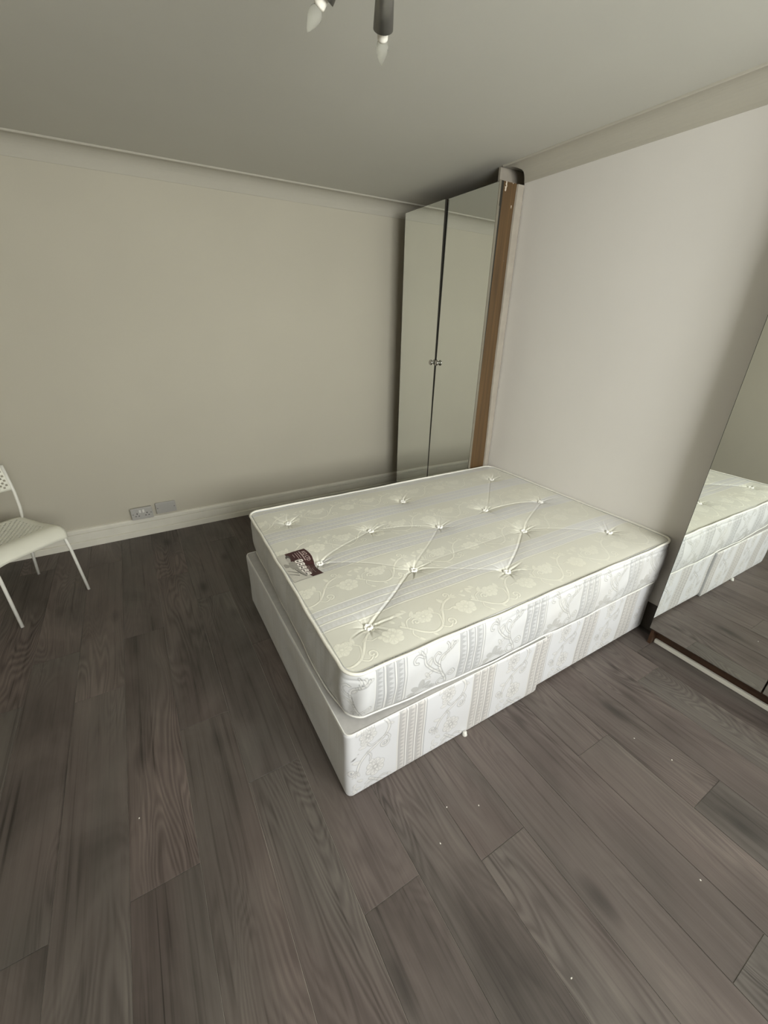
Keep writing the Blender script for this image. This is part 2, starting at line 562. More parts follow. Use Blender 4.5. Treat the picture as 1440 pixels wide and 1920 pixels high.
# tall stepped skirting boards
sk = [(0, 0), (.026, 0), (.026, .043), (.022, .047), (.012, .049), (.012, .054), (.019, .057), (.019, .110), (.010, .113),
      (.010, .118), (.021, .121), (.021, .136), (.013, .146), (0, .149)]
struct(MB().extrude_x([(-a, z) for a, z in sk], XL, ALC).build('baseboard_back', M_TRIM))
struct(MB().extrude_y([(XL + a, z) for a, z in sk], REAR_Y, 0).build('baseboard_left', M_TRIM))
struct(MB().box(XR - .008, XR, BR0, BR1, 0, .17, .002).build('slot_shade_strip', M_SLOT_SHADE))  # not skirting: added dark strip paints the shade between bed and wardrobe
struct(MB().extrude_x([(REAR_Y + a, z) for a, z in sk], XL, ALC).build('baseboard_rear', M_TRIM))

# floor: slab plus single planks
PT = 0.0026
floor = struct(MB().box(XL - .12, ALC + .12, REAR_Y - .12, .12, -.1, -PT).build('floor', M_SUB))
PITCH_X, PLEN, GAP = 0.199, 1.295, 0.0016
phase = {-1: -1.29, 0: -1.664, 1: -1.30, 2: -2.05, 3: -2.418, 4: -2.977, 5: -2.31, 6: -3.05, 7: -2.55, 8: -3.60, 9: -2.98,
         10: -3.32, 11: -2.45, 12: -2.877, 13: -2.76, 14: -2.2}
plank_mesh = {}


def plank(xa, xb, ya, yb):
    key = (round(xb - xa, 4), round(yb - ya, 4))
    if key not in plank_mesh:
        w, l = key
        ch = 0.0006
        vs, fs = [], []
        for (dx, z) in ((0, -PT), (0, -ch), (ch, 0)):
            vs += [(-w / 2 + dx, -l / 2 + dx, z), (w / 2 - dx, -l / 2 + dx, z), (w / 2 - dx, l / 2 - dx, z), (-w / 2 + dx, l / 2 - dx, z)]
        for r in range(2):
            for k in range(4):
                k2 = (k + 1) % 4
                fs.append((r * 4 + k, r * 4 + k2, r * 4 + 4 + k2, r * 4 + 4 + k))
        fs += [(8, 9, 10, 11), (3, 2, 1, 0)]
        me = bpy.data.meshes.new('plank')
        me.from_pydata(vs, [], fs)
        me.materials.append(M_FLOOR)
        plank_mesh[key] = me
    o = bpy.data.objects.new('plank', plank_mesh[key])
    o.location = ((xa + xb) / 2, (ya + yb) / 2, 0)
    o.parent = floor
    COL.objects.link(o)


for k in range(-8, 16):
    xa = -0.886 + PITCH_X * k + GAP / 2
    xb = xa + PITCH_X - GAP
    xa, xb = max(xa, XL + .001), min(xb, ALC - .001)
    if xb - xa < .02:
        continue
    ph = phase.get(k, -1.1 - (k * 0.413) % PLEN)
    y = ph - PLEN * math.ceil((ph - REAR_Y) / PLEN)
    while y < 0:
        ya, yb = max(y, REAR_Y + .001) + GAP / 2, min(y + PLEN, -.001) - GAP / 2
        if yb - ya > .02:
            plank(xa, xb, ya, yb)
        y += PLEN

# ------------------------------------------------------------------ woven pattern raster (1 mm tile)
TA, TB = 340, 355                          # along the stripes, across them


def spline(pts, n=14):
    pts = [np.array(p, float) for p in pts]
    P = [pts[0]] + pts + [pts[-1]]
    out = []
    for i in range(1, len(P) - 2):
        for t in np.linspace(0, 1, n, endpoint=False):
            a, b, c, d = P[i - 1], P[i], P[i + 1], P[i + 2]
            out.append(.5 * ((2 * b) + (c - a) * t + (2 * a - 5 * b + 4 * c - d) * t * t + (3 * b - a - 3 * c + d) * t ** 3))
    out.append(pts[-1])
    return np.array(out)


GA, GB = np.meshgrid(np.arange(TA) + .5, np.arange(TB) + .5, indexing='ij')


def dist_line(P):
    best = np.full((TA, TB), 1e9)
    for sh in (-TA, 0, TA):
        lo, hi = P[:, 0].min() + sh - 14, P[:, 0].max() + sh + 14
        if hi < 0 or lo > TA:
            continue
        for q, r in zip(P[:-1], P[1:]):
            q = q + (sh, 0); r = r + (sh, 0)
            dv = r - q
            t = np.clip(((GA - q[0]) * dv[0] + (GB - q[1]) * dv[1]) / (dv @ dv + 1e-9), 0, 1)
            best = np.minimum(best, np.hypot(GA - q[0] - t * dv[0], GB - q[1] - t * dv[1]))
    return best


MOTIF = np.zeros((TA, TB)); OUTL = np.zeros((TA, TB)); BAND = np.zeros((TA, TB))


def put(dst, m, v=1.0):
    np.maximum(dst, np.clip(m, 0, 1) * v, out=dst)


def stroke(pts, w, fill=1.0, edge=0.8):
    d = dist_line(spline(pts))
    put(MOTIF, (w - d) / 1.2 + .5, fill)
    put(OUTL, 1 - np.abs(d - w - 1.4) / 2.3, edge)


def leaf(a, b, ang, l, w, fill=0.85, edge=0.6):
    for sh in (-TA, 0, TA):
        da, db = GA - a - sh, GB - b
        u = da * math.cos(ang) + db * math.sin(ang)
        v = -da * math.sin(ang) + db * math.cos(ang)
        hw = w * np.sqrt(np.clip(1 - ((u - l / 2) / (l / 2)) ** 2, 0, 1)) * (1 - .35 * u / l)
        q = hw - np.abs(v)
        q = np.where((u < 0) | (u > l), -9, q)
        put(MOTIF, q / 1.5, fill)
        put(OUTL, 1 - np.abs(q - .8) / 2.0, edge)
        put(OUTL, np.where(q > 1, 1 - np.abs(v) / 1.0, 0), edge * .6)


def spiral(a, b, r, turns, a0, sgn=1, w=3.0):
    t = np.linspace(0, 1, 12)
    stroke([(a + r * (1 - .75 * q) * math.cos(a0 + sgn * q * turns * 2 * math.pi),
             b + r * (1 - .75 * q) * math.sin(a0 + sgn * q * turns * 2 * math.pi)) for q in t], w)


# flower band occupies b = 130 .. 350
stroke([(0, 238), (30, 268), (62, 300), (100, 318), (140, 306), (172, 270), (196, 232), (230, 200), (270, 186)], 4.2)
stroke([(20, 258), (34, 225), (60, 214)], 2.4)
stroke([(34, 270), (22, 292), (30, 314)], 2.4)
stroke([(150, 298), (166, 250), (150, 232)], 2.6)
stroke([(140, 306), (165, 322), (185, 312)], 2.6)
spiral(188, 300, 19, 1.15, 1.6, -1)
spiral(66, 244, 17, 1.1, 3.0, 1)
spiral(262, 166, 16, 1.1, 1.4, -1)
stroke([(196, 232), (216, 244), (240, 240)], 2.4)
def blossom(a, b, R, n, turn):
    for k in range(n):
        t = turn + 2 * math.pi * k / n
        d = np.hypot(GA - a - R * math.cos(t), GB - b - R * math.sin(t) * .9)
        r = R * .72
        put(MOTIF, (r - d) / 1.5, .9)
        put(OUTL, 1 - np.abs(d - r + 1) / 2.0, .7)
        leaf(a + R * .3 * math.cos(t), b + R * .3 * math.sin(t), t, R * 1.2, 2.2, .9, .5)
    d = np.hypot(GA - a, GB - b)
    put(OUTL, 1 - np.abs(d - R * .42) / 2.2, .9)
    put(MOTIF, (R * .40 - d) / 1.5, 1)


blossom(106, 232, 22, 6, .3)
blossom(292, 262, 26, 6, .9)
for k in (-.45, 0, .45):                    # tulip bud
    leaf(268, 186, k - .15, 34, 7)
leaf(60, 214, -.9, 38, 12); leaf(60, 214, -.1, 36, 10); leaf(30, 314, .9, 26, 8); leaf(90, 318, 1.0, 24, 8)
leaf(150, 232, -2.2, 38, 12); leaf(150, 232, -1.4, 38, 12); leaf(226, 204, -1.9, 38, 11); leaf(240, 240, .6, 36, 12)
leaf(205, 224, 2.6, 26, 8); leaf(10, 248, -1.3, 34, 9); leaf(334, 210, -2.2, 30, 9); leaf(330, 180, -.4, 26, 8)
leaf(20, 170, .4, 34, 10); leaf(46, 160, 1.0, 28, 9); leaf(20, 176, 1.2, 30, 9)
# stripe bands at b = 0 .. 124
def stripes():
    for b0 in (2, 42, 82, 122):
        put(MOTIF, 3.4 - np.abs(GB - b0), .9)
        put(OUTL, 1.8 - np.abs(np.abs(GB - b0) - 5.4), .85)
    for b0 in (8, 48, 88):                     # rows of plain triangles, then a fine line along each row
        zz = b0 + 14 + 10 * np.arcsin(np.sin(GA * 2 * math.pi / 20)) / (math.pi / 2)
        ins_ = (GB > b0 + 2) & (GB < b0 + 27)
        put(OUTL, np.where(ins_, (zz - GB) / 2.0, 0), .42)
        put(OUTL, np.where(ins_, 1.6 - np.abs(zz - GB), 0), .55)
    put(BAND, np.where(GB < 124, 1.0, 0.0))


stripes()
TOP_M, TOP_O, TOP_B = MOTIF.copy(), OUTL.copy(), BAND.copy()
# the border of the mattress: one upright sprig per panel, a = height
MOTIF[:] = 0; OUTL[:] = 0; BAND[:] = 0
SX = 124


def sprig(pts, w, fill=1.0, edge=.95):
    stroke([(z, SX + x) for x, z in pts], w, fill, edge)


def gleaf(x, z, ang, l, w, grey):
    leaf(z, SX + x, ang, l, w, .9, .75)
    if grey:
        for sh in (0,):
            da, db = GA - z, GB - SX - x
            u = da * math.cos(ang) + db * math.sin(ang); v = -da * math.sin(ang) + db * math.cos(ang)
            hw = w * np.sqrt(np.clip(1 - ((u - l / 2) / (l / 2)) ** 2, 0, 1))
            put(OUTL, np.where((u > 0) & (u < l), (hw - np.abs(v)) / 1.5, 0), grey)


sprig([(178, -6), (186, 14), (178, 44), (160, 78), (146, 112), (144, 136), (154, 160), (176, 172), (200, 184), (212, 200)], 3.6)
sprig([(158, 82), (132, 100), (104, 128), (82, 160), (76, 196), (66, 214)], 3.2)
sprig([(178, 46), (192, 64), (208, 72), (218, 60), (210, 46), (198, 50)], 3.0)
sprig([(184, 14), (166, 8), (150, 20), (146, 38), (158, 50), (172, 42)], 3.0)
sprig([(76, 190), (52, 206), (36, 196), (36, 180), (48, 176)], 2.8)
sprig([(146, 120), (128, 140), (120, 166), (134, 184), (146, 176)], 2.8)
sprig([(178, 172), (186, 196), (178, 212)], 2.6)
sprig([(30, 14), (60, 30), (92, 34), (124, 22), (150, 20)], 2.6)
gleaf(150, 96, -1.2, 42, 9, 0); gleaf(120, 108, -2.1, 36, 8, 0); gleaf(104, 84, -.6, 34, 9, 0); gleaf(112, 78, -1.5, 30, 7, 0)
gleaf(100, 132, .3, 40, 9, 0); gleaf(86, 158, .9, 32, 8, 0); gleaf(150, 140, .7, 36, 8, 0); gleaf(166, 166, 1.1, 34, 8, 0)
gleaf(196, 182, .2, 32, 9, 0); gleaf(204, 192, 1.2, 26, 8, 0); gleaf(76, 200, .3, 30, 9, 0); gleaf(70, 206, -.7, 26, 8, 0)
gleaf(70, 40, .1, 46, 15, .5); gleaf(62, 36, -.9, 42, 13, .5); gleaf(78, 38, 1.0, 40, 13, .45); gleaf(48, 26, -1.5, 36, 11, .5)
gleaf(92, 30, 1.5, 34, 10, .4); gleaf(40, 18, -2.0, 30, 9, .45)
for k in range(6):
    gleaf(120, 24, k * math.pi / 3, 16, 6, 0)
stripes()
SIDE_M, SIDE_O, SIDE_B = MOTIF.copy(), OUTL.copy(), BAND.copy()
MOTIF, OUTL, BAND = TOP_M, TOP_O, TOP_B


def sample(T, a, b):
    a = np.mod(np.asarray(a) * 1000, TA); b = np.mod(np.asarray(b) * 1000, TB)
    i0 = np.floor(a).astype(int) % TA; j0 = np.floor(b).astype(int) % TB
    fa = a - np.floor(a); fb = b - np.floor(b)
    i1, j1 = (i0 + 1) % TA, (j0 + 1) % TB
    return (T[i0, j0] * (1 - fa) * (1 - fb) + T[i1, j0] * fa * (1 - fb) + T[i0, j1] * (1 - fa) * fb + T[i1, j1] * fa * fb)


def grid_mesh(name, P, material, parent, attrs, wrap=False, smooth=True):
    """P: (n, m, 3) world points -> one smooth mesh"""
    n, m = P.shape[:2]
    o3 = np.array(wpos(parent))
    V = (P - o3).reshape(-1, 3)
    I = np.arange(n * m).reshape(n, m)
    if wrap:
        A, B = I, np.roll(I, -1, axis=0)
        q = np.stack([A[:, :-1], B[:, :-1], B[:, 1:], A[:, 1:]], -1).reshape(-1, 4)
    else:
        q = np.stack([I[:-1, :-1], I[1:, :-1], I[1:, 1:], I[:-1, 1:]], -1).reshape(-1, 4)
    me = bpy.data.meshes.new(name)
    me.vertices.add(len(V)); me.vertices.foreach_set('co', V.astype(np.float32).ravel())
    me.loops.add(q.size); me.loops.foreach_set('vertex_index', q.astype(np.int32).ravel())
    me.polygons.add(len(q))
    me.polygons.foreach_set('loop_start', np.arange(0, q.size, 4, dtype=np.int32))
    me.polygons.foreach_set('use_smooth', np.full(len(q), smooth))
    me.update(calc_edges=True)
    me.validate()
    for k in ('motif', 'outline', 'band', 'scuff'):
        a = me.attributes.new(k, 'FLOAT', 'POINT')
        val = attrs.get(k)
        if val is not None:
            a.data.foreach_set('value', np.ascontiguousarray(val, np.float32).ravel())
    me.materials.append(material)
    o = bpy.data.objects.new(name, me)
    COL.objects.link(o)
    o.parent = parent
    WP[o.name] = wpos(parent)
    return o


# ------------------------------------------------------------------ mattress
MAT_L, MAT_W = 1.895, 1.388
Q00, Q10, Q11, Q01 = (np.array(p) for p in ((.028, -2.650), (1.934, -2.662), (1.934, -1.277), (.060, -1.272)))


def mmap(X, Y):
    u, v = X / MAT_L, Y / MAT_W
    u_, v_ = u[..., None], v[..., None]
    return (1 - u_) * (1 - v_) * Q00 + u_ * (1 - v_) * Q10 + u_ * v_ * Q11 + (1 - u_) * v_ * Q01


TUFTS = [(0.221, -1.499), (0.949, -1.543), (0.580, -1.796), (0.939, -1.933), (0.216, -1.963), (0.570, -2.221), (0.205, -2.459),
         (1.736, -1.512), (1.320, -1.888), (1.728, -1.959), (1.321, -2.191), (1.722, -2.431), (0.934, -2.442)]
CREASES = [(6, 5, 1.0), (5, 4, .55), (4, 2, .5), (2, 3, .5), (5, 3, .35), (12, 10, .9), (10, 8, .3), (10, 11, .35), (8, 9, .9),
           (7, 8, .45), (10, 9, .45), (5, 12, .35), (5, 10, .2)]


def ztop(x, y):
    x = np.asarray(x, float); y = np.asarray(y, float)
    dx0 = x - (.028 + .032 * np.clip((y + 2.65) / 1.38, 0, 1)); dx1 = 1.934 - x
    dy0 = y + 2.655; dy1 = -1.274 - y
    dm = np.maximum(np.minimum(np.minimum(dx0, dx1), np.minimum(dy0, dy1)), 0)
    z = .585 + .011 * (1 - np.exp(-dm / .09)) - .0035 * np.exp(-dm / .010)
    z = z + .0022 * np.sin(9 * x + 3 * y) * np.sin(7 * y - 2 * x + 1) * np.clip(dm / .1, 0, 1)
    dip = np.zeros_like(z); fold = np.zeros_like(z)
    rs = np.random.default_rng(3)
    for (a, b) in TUFTS:
        r = np.hypot(x - a, y - b)
        th = np.arctan2(y - b, x - a)
        dip = dip + .017 * np.exp(-(r / .028) ** 1.4) + .009 * np.exp(-(r / .10) ** 2)
        ph = rs.uniform(0, 6.28, 3)
        n1 = np.cos(7 * th + ph[0] + .6 * np.sin(3 * th + ph[1])) * (.6 + .4 * np.sin(2 * th + ph[2]))
        fold = fold + .0022 * n1 * (r / .03) / (1 + (r / .03)) * np.exp(-(r / .055) ** 1.5)
        for kf in range(9):                                   # gathered creases fanning out from the tuft
            ang = kf * 2 * math.pi / 9 + rs.uniform(-.25, .25); ln = rs.uniform(.04, .085); am = rs.uniform(.6, 1.3)
            uu = (x - a) * math.cos(ang) + (y - b) * math.sin(ang)
            vv = -(x - a) * math.sin(ang) + (y - b) * math.cos(ang) + .12 * (uu - .03) ** 2 * rs.choice([-8, 8])
            en = np.clip((uu - .008) / .012, 0, 1) * np.exp(-(np.maximum(uu, 0) / ln) ** 2.2)
            fold = fold + am * en * (-.0046 * np.exp(-(vv / .0042) ** 2) + .0022 * np.exp(-((vv - .0085) / .0048) ** 2))
    for i, j, s in CREASES:
        p, q = np.array(TUFTS[i]), np.array(TUFTS[j])
        d = q - p
        L2 = d @ d
        t = ((x - p[0]) * d[0] + (y - p[1]) * d[1]) / L2
        tc = np.clip(t, 0, 1)
        nrm = np.array([-d[1], d[0]]) / math.sqrt(L2)
        off = (x - p[0]) * nrm[0] + (y - p[1]) * nrm[1] + .006 * np.sin(tc * 5 + i)
        fade = np.clip(tc * (1 - tc) * 9, 0, 1) * .55 + .45
        fade = np.where((t < -.02) | (t > 1.02), 0, fade)
        fold = fold + s * fade * (-.0030 * np.exp(-(off / .0042) ** 2) + .0010 * np.exp(-((off - .009) / .006) ** 2)
                                  - .0040 * np.exp(-(off / .03) ** 2))
    return z - dip + fold * np.clip(dm / .03, 0, 1)


mattress = thing('mattress', 'cream damask tufted double mattress lying on the two-part divan base', 'mattress', (.98, -1.96, .345))
NX, NY, RC = 760, 555, .062
gx, gy = np.linspace(0, MAT_L, NX), np.linspace(0, MAT_W, NY)
GX, GY = np.meshgrid(gx, gy, indexing='ij')
cx_ = np.clip(GX, RC, MAT_L - RC); cy_ = np.clip(GY, RC, MAT_W - RC)
ddx, ddy = GX - cx_, GY - cy_
rr_ = np.hypot(ddx, ddy)
cheb = np.maximum(np.abs(ddx), np.abs(ddy))
sc_ = np.where(rr_ > 1e-9, cheb / np.maximum(rr_, 1e-9), 1.0)
PX, PY = cx_ + ddx * sc_, cy_ + ddy * sc_
PW = mmap(PX, PY)
TZ = ztop(PW[..., 0], PW[..., 1])
xx, yy = PW[..., 0], PW[..., 1]
pa, pb = xx + .04, -2.293 - yy
attrs = dict(motif=sample(MOTIF, pa, pb), outline=sample(OUTL, pa, pb) * .55, band=sample(BAND, pa, pb))
fadex = np.clip(1.25 - .55 * xx, .35, 1.0)          # the weave shows less towards the head end
attrs['motif'] = attrs['motif'] * fadex; attrs['outline'] = attrs['outline'] * fadex
top = grid_mesh('top_panel', np.concatenate([PW, TZ[..., None]], -1), M_FAB_TOP, mattress, attrs)


def loop_pts(step=.004, r=RC):
    """rounded outline in mattress (X, Y); returns points, outward normals, arc length (0 at near-left corner end)"""
    P, Nn = [], []
    L, W = MAT_L, MAT_W

    def seg(a, b, n):
        st = .0024 if n == (0, -1) else (.004 if n == (-1, 0) else .012)
        k = max(2, int(np.hypot(b[0] - a[0], b[1] - a[1]) / st))
        for t in np.linspace(0, 1, k, endpoint=False):
            P.append((a[0] + (b[0] - a[0]) * t, a[1] + (b[1] - a[1]) * t)); Nn.append(n)

    def arc(c, a0):
        k = int(r * math.pi / 2 / step)
        for t in np.linspace(0, 1, k, endpoint=False):
            a = a0 + t * math.pi / 2
            P.append((c[0] + r * math.cos(a), c[1] + r * math.sin(a))); Nn.append((math.cos(a), math.sin(a)))
    seg((r, 0), (L - r, 0), (0, -1)); arc((L - r, r), -math.pi / 2)
    seg((L, r), (L, W - r), (1, 0)); arc((L - r, W - r), 0)
    seg((L - r, W), (r, W), (0, 1)); arc((r, W - r), math.pi / 2)
    seg((0, W - r), (0, r), (-1, 0)); arc((r, r), math.pi)
    return np.array(P), np.array(Nn)


LP, LN = loop_pts()
LW = mmap(LP[:, 0], LP[:, 1])
arc_s = np.concatenate([[0], np.cumsum(np.hypot(*np.diff(LW, axis=0).T))])
total = arc_s[-1] + .004
s_sgn = np.where(arc_s > total / 2 + 1.2, arc_s - total, arc_s)     # foot side counts backwards from the near corner
near_w = np.clip(-LN[:, 1], 0, 1); foot_w = np.clip(-LN[:, 0], 0, 1); far_w = np.clip(LN[:, 1], 0, 1)
yn = LP[:, 1] / MAT_W; xn = LP[:, 0] / MAT_L
ZB = .3425 + .023 * np.exp(-((LW[:, 0] - .04) ** 2 + (LW[:, 1] + 2.65) ** 2) / .16 ** 2) + .003 * np.sin(s_sgn * 9)
ROWS = 100
hh = np.linspace(0, 1, ROWS)
ins = foot_w * (.012 * np.clip(yn * 1.6 - .35, 0, 1) - .006 + .018 * np.exp(-(yn / .12) ** 2)) + near_w * (.018 * np.exp(-(xn / .3) ** 2) - .007)
bul = (.012 + .004 * np.sin(s_sgn * 6.1) + .003 * np.sin(s_sgn * 14.3 + 1)) * (1 - .8 * far_w)
wr_amp = .0065 * np.exp(-np.minimum(np.abs(s_sgn + .03), 9) ** 2 / .10 ** 2) + .0012
SP = np.zeros((len(LP), ROWS, 3))
for j, h in enumerate(hh):                       # h = 0 at the top piping, 1 at the bottom piping
    prof = math.sin(math.pi * min(1, max(0, h))) ** .7
    off = -.004 + bul * prof - ins * h ** 1.4 - .007 * math.exp(-(h / .05) ** 2) - .006 * math.exp(-((1 - h) / .05) ** 2)
    off = off + wr_amp * np.sin(s_sgn * 60 + 3 * h) * prof + .0015 * np.sin(s_sgn * 23 + 11 * h) * prof
    # seam crease a little under the top edge of the long near side
    off = off - .004 * near_w * np.exp(-((h - .16 - .03 * np.sin(s_sgn * 4)) / .025) ** 2) * np.clip((arc_s - .5) * 2, 0, 1)
    SP[:, j, :2] = LW + LN * off[:, None]
    SP[:, j, 2] = .588 + (ZB - .588) * h
aa = np.broadcast_to(s_sgn[:, None], SP.shape[:2]); zz_ = SP[..., 2]
w_pat = (.95 * near_w + .22 * foot_w + .5 * far_w)[:, None]
w_pat = np.clip(w_pat, 0, 1) * np.clip(1.0 - .15 * aa, .5, 1)
sa, sb = zz_ - .352, aa - .094 + .062
side_attr = dict(motif=sample(SIDE_M, sa, sb) * w_pat, outline=sample(SIDE_O, sa, sb) * w_pat, band=sample(SIDE_B, sa, sb) * w_pat)
grid_mesh('side_border', SP, M_FAB_SIDE, mattress, side_attr, wrap=True)
# underside
bt = MB()
ctr = (float(LW[:, 0].mean()), float(LW[:, 1].mean()), .346)
bl = [tuple(p) for p in SP[::4, -1, :]]
bt.add(bl + [ctr], [(i, (i + 1) % len(bl), len(bl)) for i in range(len(bl))])
bt.build('underside', M_BASETOP, mattress)


def piping(name, P, r, material, parent, n=8):
    P = np.asarray(P)
    T = np.roll(P, -1, 0) - np.roll(P, 1, 0)
    T /= np.linalg.norm(T, axis=1)[:, None]
    S = np.cross(T, (0, 0, 1)); S /= np.linalg.norm(S, axis=1)[:, None]
    U = np.cross(S, T)
    ang = np.arange(n) * 2 * math.pi / n
    V = P[:, None, :] + r * (np.cos(ang)[None, :, None] * S[:, None, :] + np.sin(ang)[None, :, None] * U[:, None, :])
    k = len(P)
    I = np.arange(k * n).reshape(k, n)
    A, B = I, np.roll(I, -1, 0)
    q = np.stack([A, np.roll(A, -1, 1), np.roll(B, -1, 1), B], -1).reshape(-1, 4)
    mb = MB()
    mb.add(V.reshape(-1, 3), [tuple(map(int, t)) for t in q], True)
    return mb.build(name, material, parent)


wob = .0015 * np.sin(s_sgn * 13) + .001 * np.sin(s_sgn * 31 + 2)
tp = np.concatenate([LW + LN * (.0005 + wob)[:, None], (.5865 + .0018 * np.sin(s_sgn * 7))[:, None]], 1)
piping('piping', tp[::3], .0062, M_PIPE, mattress)
bp_ = np.concatenate([LW + LN * (-ins - .004 + wob)[:, None], (ZB + .002)[:, None]], 1)
piping('piping', bp_[::4], .0036, M_PIPE2, mattress, 6)

# tufts: little knotted rings of white thread
tm = bmesh.new()
for k in range(8):
    a = k * math.pi / 4 + rng.uniform(-.2, .2)
    bmesh.ops.create_icosphere(tm, subdivisions=1, radius=.0066 + .0016 * rng.random(),
                               matrix=Matrix.Translation((.0118 * math.cos(a), .0118 * math.sin(a), .004 + .003 * rng.random())))
for k in range(3):
    a = k * 2.1 + .4
    bmesh.ops.create_icosphere(tm, subdivisions=1, radius=.0046,
                               matrix=Matrix.Translation((.003 * math.cos(a), .003 * math.sin(a), .001)))
tme = bpy.data.meshes.new('tuft')
tm.to_mesh(tme); tm.free()
tme.polygons.foreach_set('use_smooth', [True] * len(tme.polygons))
tme.materials.append(M_TUFT)
mo = wpos(mattress)
for i, (a, b) in enumerate(TUFTS):
    o = bpy.data.objects.new('tuft', tme)
    o.parent = mattress
    o.location = (a - mo[0], b - mo[1], float(ztop(a, b)) + .005 - mo[2])
    o.rotation_euler = (0, 0, i * .7)
    COL.objects.link(o)

# sewn-on label: p runs along the reading direction (towards the near side), q is up
LO = np.array((.052, -1.832)); LPv = np.array((.006, -.237)); LQv = np.array((.140, .006))


def lab(p, q):
    p = np.asarray(p, float); q = np.asarray(q, float)
    bend = .010 * np.sin(p * 6.0) * np.clip((q - .4) * 1.6, 0, 1)
    x = LO[0] + LPv[0] * p + LQv[0] * q + bend
    y = LO[1] + LPv[1] * p + LQv[1] * q
    return x, y


def patch(poly, lift, nx=1):
    """flat print shape given as a (p, q) polygon, draped over the mattress top"""
    P = np.array(poly, float)
    c = P.mean(0)
    pts = []
    for i in range(len(P)):
        a, b = P[i], P[(i + 1) % len(P)]
        for t in np.linspace(0, 1, 5, endpoint=False):
            pts.append(a + (b - a) * t)
    pts = np.array(pts)
    RG = (1, .86, .7, .52, .34, .16)
    allp = np.concatenate([c + (pts - c) * r for r in RG] + [c[None]])
    x, y = lab(allp[:, 0], allp[:, 1])
    z = ztop(x, y) + lift
    n = len(pts)
    fs = []
    for i in range(n):
        k = (i + 1) % n
        fs += [(m * n + i, m * n + k, m * n + n + k, m * n + n + i) for m in range(len(RG) - 1)]
        fs.append(((len(RG) - 1) * n + i, (len(RG) - 1) * n + k, len(RG) * n))
    return list(zip(x, y, z)), fs


def print_mat(name, c):
    return mat(name, c, .45, noise=.03, nscale=80)


M_MAROON = print_mat('maroon_print', lin(62, 30, 32))
M_PW = print_mat('white_print', lin(236, 230, 224))
M_PT = print_mat('pale_text_print', lin(192, 174, 170))
M_G1 = print_mat('light_grey_print', lin(196, 193, 184))
M_G2 = print_mat('mid_grey_print', lin(150, 147, 140))
M_G3 = print_mat('dark_grey_print', lin(84, 80, 76))
M_G4 = print_mat('pale_grey_print', lin(176, 172, 165))
# base card as a fine grid
pg, qg = np.meshgrid(np.linspace(0, 1, 40), np.linspace(0, 1, 26), indexing='ij')
lx, ly = lab(pg, qg)
LBL = grid_mesh('sewn_label', np.stack([lx, ly, ztop(lx, ly) + .0016], -1), M_MAROON, mattress, {})
LBL['label'] = 'maroon printed label with a grey picture and white icons'


def printed(name, polys, material, lift):
    mb = MB()
    for q in polys:
        mb.add(*patch(q, lift))
    return mb.build(name, material, LBL)


def ell(cp, cq, rp, rq, n=14, rot=0.0):
    o = []
    for i in range(n):
        a = 2 * math.pi * i / n
        u, v = rp * math.cos(a), rq * math.sin(a)
        o.append((cp + u * math.cos(rot) - v * math.sin(rot), cq + u * math.sin(rot) + v * math.cos(rot)))
    return o


printed('picture', [[(0, 0), (0, .29), (.12, .27), (.3, .27), (.36, .42), (.55, .44), (.8, .42), (.97, .56), (1, .62), (1, 0)]], M_G1, .0024)
printed('hair_print', [ell(.17, .31, .095, .075, 16, -.2)], M_G3, .0028)
printed('face_print', [ell(.245, .285, .082, .062, 16, -.2)], M_G4, .0031)
printed('pillow_print', [[(.36, .04), (.34, .10), (.42, .20), (.50, .15), (.47, .05)]], M_G2, .0028)
printed('shoulder_print', [[(.34, .24), (.33, .38), (.42, .44), (.54, .43), (.64, .36), (.60, .22), (.48, .17)]], M_G2, .0031)
printed('blanket_print', [[(.6, .40), (.72, .42), (.92, .50), (.96, .46), (.8, .36), (.66, .30)]], M_G2, .0031)
printed('fold_print', [[(.56, .0), (.58, .02), (.78, .30), (.76, .31)], [(.70, .0), (.72, .02), (.86, .28), (.84, .29)],
                       [(.62, .27), (.80, .34), (.94, .44), (.93, .45), (.78, .36), (.62, .29)]], M_G3, .0033)
icons = []
for i in range(5):
    c = .375 + i * .122
    q = .555
    icons.append([(c - .05, q - .10), (c - .05, q + .10), (c - .03, q + .125), (c + .03, q + .125), (c + .05, q + .10), (c + .05, q - .10),
                  (c + .03, q - .125), (c - .03, q - .125)])
printed('icon_tiles', icons, M_PW, .0026)
gl = []
for i in range(5):
    c = .375 + i * .122
    gl += [ell(c, .51, .026, .04, 8, .5 * i), ell(c, .615, .016, .022, 6)]
printed('icon_glyphs', gl, M_G3, .0031)
for q in ((.055, .735, .40, .765), (.07, .66, .30, .675), (.07, .59, .36, .605), (.10, .50, .22, .515), (.60, .76, .82, .77), (.60, .71, .88, .72),
          (.72, .83, .90, .84)):
    printed('print_line', [[(q[0], q[1]), (q[0], q[3]), (q[2], q[3]), (q[2], q[1])]], M_PT, .0026)
fc = bpy.data.curves.new('lettering', 'FONT')
fc.body = 'KQ LTD'
fc.size = 1.0
fc.offset = .022
fc.resolution_u = 3
fo = bpy.data.objects.new('lettering_src', fc)
COL.objects.link(fo)
bpy.context.view_layer.update()
tmesh = bpy.data.meshes.new_from_object(fo.evaluated_get(bpy.context.evaluated_depsgraph_get()))
bpy.data.objects.remove(fo)
tv = np.array([v.co[:] for v in tmesh.vertices])
tw = tv[:, 0].max()
tpq_p = .085 + tv[:, 0] / tw * .345
tpq_q = .80 + tv[:, 1] * .17
x_, y_ = lab(tpq_p, tpq_q)
MB().add(list(zip(x_, y_, ztop(x_, y_) + .0030)), [tuple(p.vertices) for p in tmesh.polygons]).build('lettering', M_PT, LBL)

